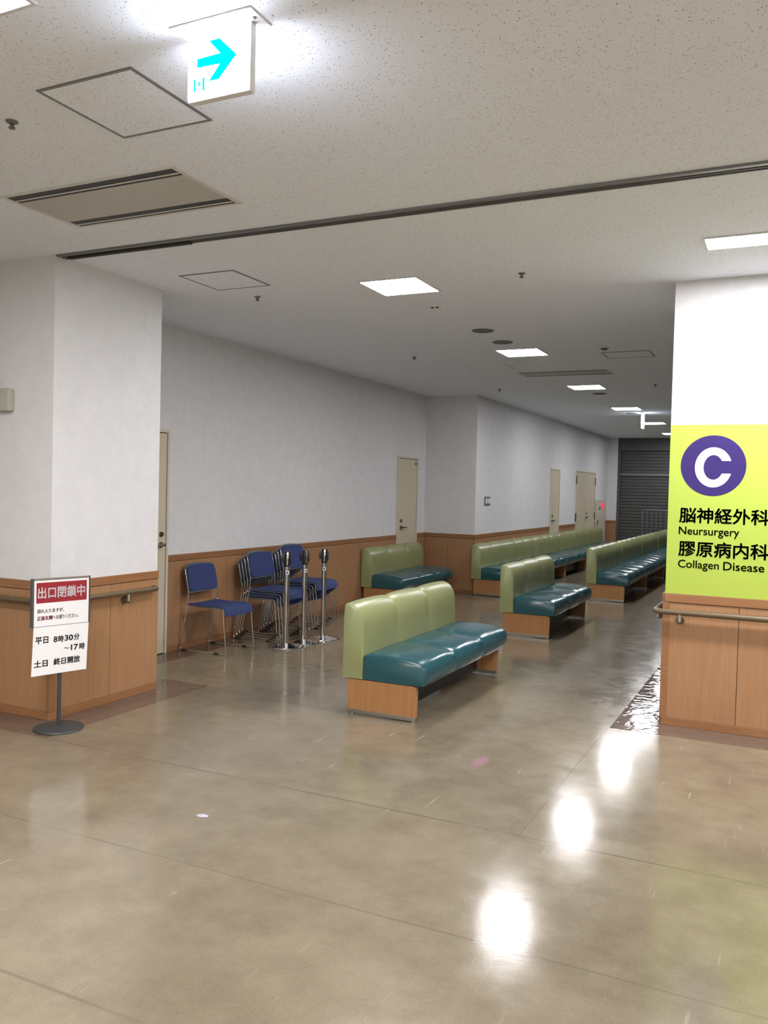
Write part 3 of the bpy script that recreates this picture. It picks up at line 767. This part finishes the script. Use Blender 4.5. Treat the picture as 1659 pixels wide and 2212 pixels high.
text_mesh('lettering', 'へお廻りください。', up, spt(-0.058, 0.691, 0.0210), su, Z, 0.165, MT['ink'], 0.02, 0.026, org=SB)
text_mesh('lettering', '平日', lo, spt(-0.168, 0.548, 0.0210), su, Z, 0.083, MT['ink'], 0.028, 0.043, org=SB)
for body, a0, a1, z0, h, bold in (('8', -0.052, -0.027, 0.548, 0.037, 0.03), ('時', -0.022, 0.014, 0.545, 0.042, 0.028), ('30', 0.020, 0.076, 0.549, 0.037, 0.03), ('分', 0.080, 0.120, 0.548, 0.041, 0.028),
                                  ('～', 0.018, 0.052, 0.499, 0.010, 0.02), ('17', 0.062, 0.111, 0.485, 0.037, 0.03), ('時', 0.118, 0.156, 0.484, 0.041, 0.028)):
    text_mesh('lettering', body, lo, spt(a0, z0, 0.0210), su, Z, a1 - a0, MT['ink'], bold, h, org=SB)
text_mesh('lettering', '土日', lo, spt(-0.174, 0.405, 0.0210), su, Z, 0.088, MT['ink'], 0.028, 0.044, org=SB)
text_mesh('lettering', '終日開放', lo, spt(-0.050, 0.405, 0.0210), su, Z, 0.176, MT['ink'], 0.028, 0.044, org=SB)

# ------------------------------------------------------------------ benches
BL = 1.76
def cushion_rings(prof, wts, y0, length, nseg, depth, ncx=12, endr=0.016):
    """closed profile (x, z, outward weight) swept along y with puffed segments between seams"""
    n = len(prof)
    nrm = []
    for i in range(n):
        a = Vector(prof[i - 1]); b = Vector(prof[(i + 1) % n]); t = (b - a).normalized()
        nrm.append(Vector((-t.y, t.x)))
    c = sum((Vector(p) for p in prof), Vector((0, 0))) / n
    if nrm[n // 2].dot(Vector(prof[n // 2]) - c) < 0: nrm = [-q for q in nrm]
    rings = []
    def ring(y, b, inset):
        R = []
        for (x, z), w, q in zip(prof, wts, nrm):
            d = -(1 - b) * depth * w - inset * (0.35 + 0.65 * w)
            R.append((x + q.x * d, y, z + q.y * d))
        rings.append(R)
    ts = [0, .02, .05, .10, .18, .28, .40, .5, .60, .72, .82, .90, .95, .98]
    sl = length / nseg
    for s_ in range(nseg):
        for t in ts:
            y = y0 + (s_ + t) * sl
            e = abs(2 * t - 1)
            b = 1 - e ** 6 if t not in (0,) else 0
            b = 0.55 * b + 0.45 * (1 - e ** 2)
            de = min(y - y0, y0 + length - y)
            inset = 0 if de >= endr else endr - math.sqrt(max(0, endr ** 2 - (endr - de) ** 2))
            if s_ == 0 and t < 0.18: b = max(b, 0.45)
            if s_ == nseg - 1 and t > 0.82: b = max(b, 0.45)
            ring(y, b, inset)
    ring(y0 + length, 0.45, endr)
    return rings
BACK = [(0, .245), (0, .45), (0, .66), (.002, .738), (.008, .756), (.028, .767), (.056, .764), (.086, .750), (.115, .725), (.139, .690), (.152, .648), (.157, .60), (.158, .52), (.158, .43), (.158, .33), (.158, .245)]
BACKW = [0, 0, 0, .3, .6, .9, 1, 1, 1, 1, 1, 1, .9, .4, .1, 0]
SEAT = [(.160, .245), (.160, .33), (.162, .412), (.20, .434), (.28, .438), (.38, .434), (.47, .426), (.54, .416), (.585, .404), (.613, .386), (.627, .360), (.631, .325), (.622, .28), (.598, .245), (.40, .242)]
SEATW = [0, 0, .2, .8, 1, 1, 1, 1, 1, 1, 1, .9, .5, .1, 0]
def make_bench(BL=1.76, nseg=3):
    t = thing('waiting_bench', '-', 'bench')
    obj('shade_board', MB().box(.36, .375, .047, BL - .047, .03, .222), MT['black'], t)  # black sheet added to deepen the shade under the seat
    obj('backrest', MB().loft(cushion_rings(BACK, BACKW, 0, BL, nseg, 0.015)), MT['green'], t, 50)
    obj('seat', MB().loft(cushion_rings(SEAT, SEATW, 0.004, BL - 0.008, nseg, 0.017)), MT['teal'], t, 50)
    obj('under_frame', MB().box(.05, .54, .06, BL - .06, .222, .243), MT['black'], t)
    for y in (0.014, BL - 0.046):
        P = [(.042, y, .036), (.548, y, .036), (.552, y, .22), (.545, y, .236), (.530, y, .2425), (.042, y, .2425)]
        sp = obj('side_panel', MB().prism(P, (0, 0.032, 0)), MT['legwood'], t)
        obj('kick_plate', MB().box(.042, .549, y + 0.001, y + 0.031, .008, .036, 0.002), MT['steel'], sp)
        for xx in (.07, .528):
            obj('glide', MB().lathe([(0, 0), (0.014, 0), (0.014, 0.009), (0, 0.009)], xx, y + 0.016, 12), MT['chrome'], sp, 40)
    return t
PROTO = {}
def place_bench(x, y, label, group, kind=(1.76, 3)):
    if kind in PROTO: b = copy_tree(PROTO[kind])
    else: b = PROTO[kind] = make_bench(*kind)
    b.location = (x, y, 0); tag(b, label, 'bench', group)
G = 'green and teal waiting benches'
place_bench(-2.754, 5.112, 'green and teal bench nearest the camera, alone in the middle of the floor', G)
place_bench(-2.832, 8.80, 'green and teal bench standing alone behind the nearest one', G)
place_bench(-5.105, 9.93, 'dim green and teal bench against the alcove wall below the narrow door', G)
rowl = ['nearest unit of the middle row, its end panel showing', 'second unit of the middle row', 'third unit of the middle row', 'fourth unit of the middle row, half hidden by the lime sign']
for k, l in enumerate(rowl): place_bench(-2.694, 12.40 + k * 2.09, 'four-cushion green bench, ' + l, G, (2.01, 4))
walll = ['nearest unit of the long wall row, at the wall corner', 'second unit of the long row along the corridor wall', 'third unit of the long wall row, left of the narrow door', 'fourth unit of the long wall row, below the narrow door', 'farthest unit of the long wall row, below the double door']
for k, l in enumerate(walll): place_bench(-4.283, 11.90 + k * 1.785, 'green and teal bench, ' + l, G)

# ------------------------------------------------------------------ stacking chairs: local x = forward (0 at the rear foot), y across
CW = 0.45
def make_chair():
    t = thing('stacking_chair', '-', 'chair')
    side = [(.055, .755), (.098, .55), (.090, .435), (.003, .030), (.012, .0105), (.030, .0075), (.50, .0075), (.520, .0105), (.528, .030), (.488, .418)]
    for y in (0.006, CW - 0.006):
        mb = MB()
        path = fillet([(x, y, z) for x, z in side], 0.02, 3)
        mb.tube(path, 0.0062, 8)
        fr = obj('side_frame', mb, MT['chrome'], t, 50)
        obj('glide', MB().box(.40, .45, y - 0.010, y + 0.010, 0.0, 0.016, 0.003), MT['black'], fr)
        obj('glide', MB().box(.03, .09, y - 0.010, y + 0.010, 0.0, 0.016, 0.003), MT['black'], fr)
        bo = MB(); bo.tube([(.090, y - .010, .435), (.090, y + .010, .435)], .010, 12)
        obj('bolt', bo, MT['chrome'], fr, 40)
    obj('cross_bar', MB().tube([(.110, 0.006, .412), (.110, CW - 0.006, .412)], 0.006, 8), MT['chrome'], t, 40)
    # seat shell with a waterfall front
    SP = [(.10, .428), (.14, .424), (.24, .421), (.34, .423), (.42, .425), (.46, .421), (.488, .408), (.504, .386), (.510, .352)]
    def shell(th0, th1, y0, y1):
        up = [(x, z + th1) if i < 6 else (x + th1 * .7 * (i - 5) / 3, z + th1 * (1 - (i - 5) / 3 * .8)) for i, (x, z) in enumerate(SP)]
        dn = [(x, z + th0) if i < 6 else (x + th0 * .7 * (i - 5) / 3, z + th0 * (1 - (i - 5) / 3 * .8)) for i, (x, z) in enumerate(SP)]
        return up + dn[::-1]
    def sheet(th0, th1, inset):
        rings = []
        P = shell(th0, th1, 0, 0)
        cz = sum(p[1] for p in P) / len(P)
        for y, s in ((inset, .4), (inset + .006, 1), (inset + 0.08, 1), (CW / 2, 1), (CW - inset - 0.08, 1), (CW - inset - .006, 1), (CW - inset, .4)):
            dip = -0.006 * (1 - ((y - CW / 2) / (CW / 2)) ** 2)
            n = len(SP)
            R = []
            for i, (x, z) in enumerate(P):
                zm = SP[i][1] + (th0 + th1) / 2 if i < n else SP[2 * n - 1 - i][1] + (th0 + th1) / 2
                R.append((x, y, zm + (z - zm) * s + dip))
            rings.append(R)
        return rings
    st_ = obj('seat', MB().loft(sheet(0.006, 0.016, 0.016)), MT['blue'], t, 60)
    obj('seat_shell', MB().loft(sheet(-0.006, 0.006, 0.010)), MT['greyplastic'], st_, 60)
    # backrest: curved padded panel with rounded corners in a grey shell
    def back(th0, th1, inset, zlo, zhi):
        mb = MB(); ny, nz = 14, 10
        def P(u, v, th):
            y = inset + (CW - 2 * inset) * u
            # rounded outline: upper corners pulled in
            z = zlo + (zhi - zlo) * v
            e = max(0, (v - .78) / .22); e2 = max(0, (.12 - v) / .12)
            pull = 0.045 * (1 - math.sqrt(max(0, 1 - e * e))) + 0.02 * (1 - math.sqrt(max(0, 1 - e2 * e2)))
            y = y + (0.5 - u) * 2 * pull
            s = (z - .55) / .22
            x = .098 - .050 * s - 0.030 * (1 - (2 * u - 1) ** 2) + th
            zz = z + 0.010 * (1 - (2 * u - 1) ** 2) * (1 if v > .5 else .6) * (2 * v - 1)
            return (x, y, zz)
        A = [[mb.v(P(i / ny, j / nz, th1)) for j in range(nz + 1)] for i in range(ny + 1)]
        B_ = [[mb.v(P(i / ny, j / nz, th0)) for j in range(nz + 1)] for i in range(ny + 1)]
        for i in range(ny):
            for j in range(nz):
                mb.face([A[i][j], A[i + 1][j], A[i + 1][j + 1], A[i][j + 1]]); mb.face([B_[i][j], B_[i][j + 1], B_[i + 1][j + 1], B_[i + 1][j]])
        for i in range(ny):
            mb.face([A[i][0], B_[i][0], B_[i + 1][0], A[i + 1][0]]); mb.face([A[i][nz], A[i + 1][nz], B_[i + 1][nz], B_[i][nz]])
        for j in range(nz):
            mb.face([A[0][j], A[0][j + 1], B_[0][j + 1], B_[0][j]]); mb.face([A[ny][j], B_[ny][j], B_[ny][j + 1], A[ny][j + 1]])
        return mb
    bk = obj('backrest', back(0.006, 0.016, 0.018, .554, .780), MT['blue'], t, 50)
    obj('back_shell', back(-0.009, 0.006, 0.0, .538, .795), MT['greyplastic'], bk, 50)
    return t
chair0 = make_chair(); cfirst = True
def place_chair(x, y, z, label, group):
    global cfirst
    c = chair0 if cfirst else copy_tree(chair0)
    cfirst = False
    c.location = (x, y, z); tag(c, label, 'chair', group)
place_chair(-5.102, 6.262, 0, 'navy blue chrome sled chair standing alone by the half hidden cream door', 'blue stacking chairs')
SX, SZ = 0.033, 0.0250
pos4 = ['bottom chair of the shorter blue stack', 'second chair up in the shorter blue stack', 'third chair up in the shorter blue stack', 'top chair of the shorter blue stack']
for k, l in enumerate(pos4): place_chair(-5.065 + SX * k, 7.055, SZ * k, 'navy blue sled chair, ' + l, 'blue stacking chairs')
pos6 = ['bottom chair of the taller blue stack', 'second chair up in the taller blue stack', 'third chair up in the taller blue stack', 'fourth chair up in the taller blue stack', 'fifth chair up, just under the top of the taller stack', 'top chair of the taller blue stack']
for k, l in enumerate(pos6): place_chair(-5.065 + SX * k, 7.56, SZ * k, 'navy blue sled chair, ' + l, 'blue stacking chairs')

# ------------------------------------------------------------------ belt stanchions
def stanchion(x, y, rot, label):
    t = thing('belt_stanchion', label, 'stanchion', (x, y, 0), 'chrome belt stanchions')
    o = (0, 0, 0)
    def mk(name, mb, m_, par=None, sm=40):
        q = obj(name, mb, m_, None, sm); q.parent = par or t; q.location = (0, 0, 0); return q
    mk('base', MB().lathe([(0, 0), (0.172, 0), (0.176, 0.004), (0.174, 0.010), (0.12, 0.020), (0.045, 0.034), (0.034, 0.036), (0, 0.036)], 0, 0, 48), MT['chrome'])
    mk('post', MB().lathe([(0, 0.03), (0.025, 0.03), (0.025, 0.78), (0, 0.78)], 0, 0, 24), MT['chrome'])
    hd = mk('head', MB().lathe([(0, 0.775), (0.028, 0.775), (0.031, 0.785), (0.031, 0.908), (0.029, 0.920), (0, 0.923)], 0, 0, 24), MT['black'])
    mk('belt_clip', MB().box(-0.056, -0.027, -0.016, 0.018, 0.815, 0.895, 0.004), MT['black'], hd)
    mk('belt_clip', MB().box(0.027, 0.042, -0.015, 0.016, 0.80, 0.89, 0.004), MT['black'], hd)
    mk('chrome_strip', MB().box(-0.009, 0.009, -0.0325, -0.026, 0.79, 0.915, 0.002), MT['chrome'], hd)
    band = MB()
    n = 8
    for i in range(n):
        a0 = -PI / 2 - 0.7 + 1.4 * i / n; a1 = -PI / 2 - 0.7 + 1.4 * (i + 1) / n; r = 0.0257
        band.poly([(r * math.cos(a0), r * math.sin(a0), 0.70), (r * math.cos(a1), r * math.sin(a1), 0.70), (r * math.cos(a1), r * math.sin(a1), 0.735), (r * math.cos(a0), r * math.sin(a0), 0.735)])
    sk = mk('sticker', band, MT['white'])
    mk('sticker_mark', MB().box(-0.009, 0.009, -0.0280, -0.0258, 0.713, 0.722).box(-0.0045, 0.0045, -0.0280, -0.0258, 0.7085, 0.7265), MT['standgrey'], sk)
    t.rotation_euler = (0, 0, rot)
    return t
VA = math.radians(31)
stanchion(-4.372, 6.955, VA + 0.05, 'chrome belt stanchion nearest the single blue chair')
stanchion(-4.341, 7.232, VA + 0.55, 'middle chrome belt stanchion before the blue chair stacks')
stanchion(-4.294, 7.535, VA, 'chrome belt stanchion nearest the green benches')

# ------------------------------------------------------------------ litter on the floor
mb = MB((-2.435, 3.18, 0))
P = [(-0.028, -0.012, .0008), (0.0, -0.022, .0012), (0.034, -0.006, .0010), (0.028, 0.014, .0016), (-0.004, 0.020, .0008), (-0.026, 0.006, .0014)]
c0 = mb.v((-2.435 + .004, 3.18, 0.010))
vs = [mb.v((-2.435 + x, 3.18 + y, z)) for x, y, z in P]
for i in range(len(vs)): mb.face([vs[i], vs[(i + 1) % len(vs)], c0])
mb.face(vs[::-1])
tag(obj('paper_scrap', mb, plain('pale_lilac_paper', (0.42, 0.39, 0.46), 0.6)), 'tiny pale scrap of paper lying on the open floor', 'paper scrap')
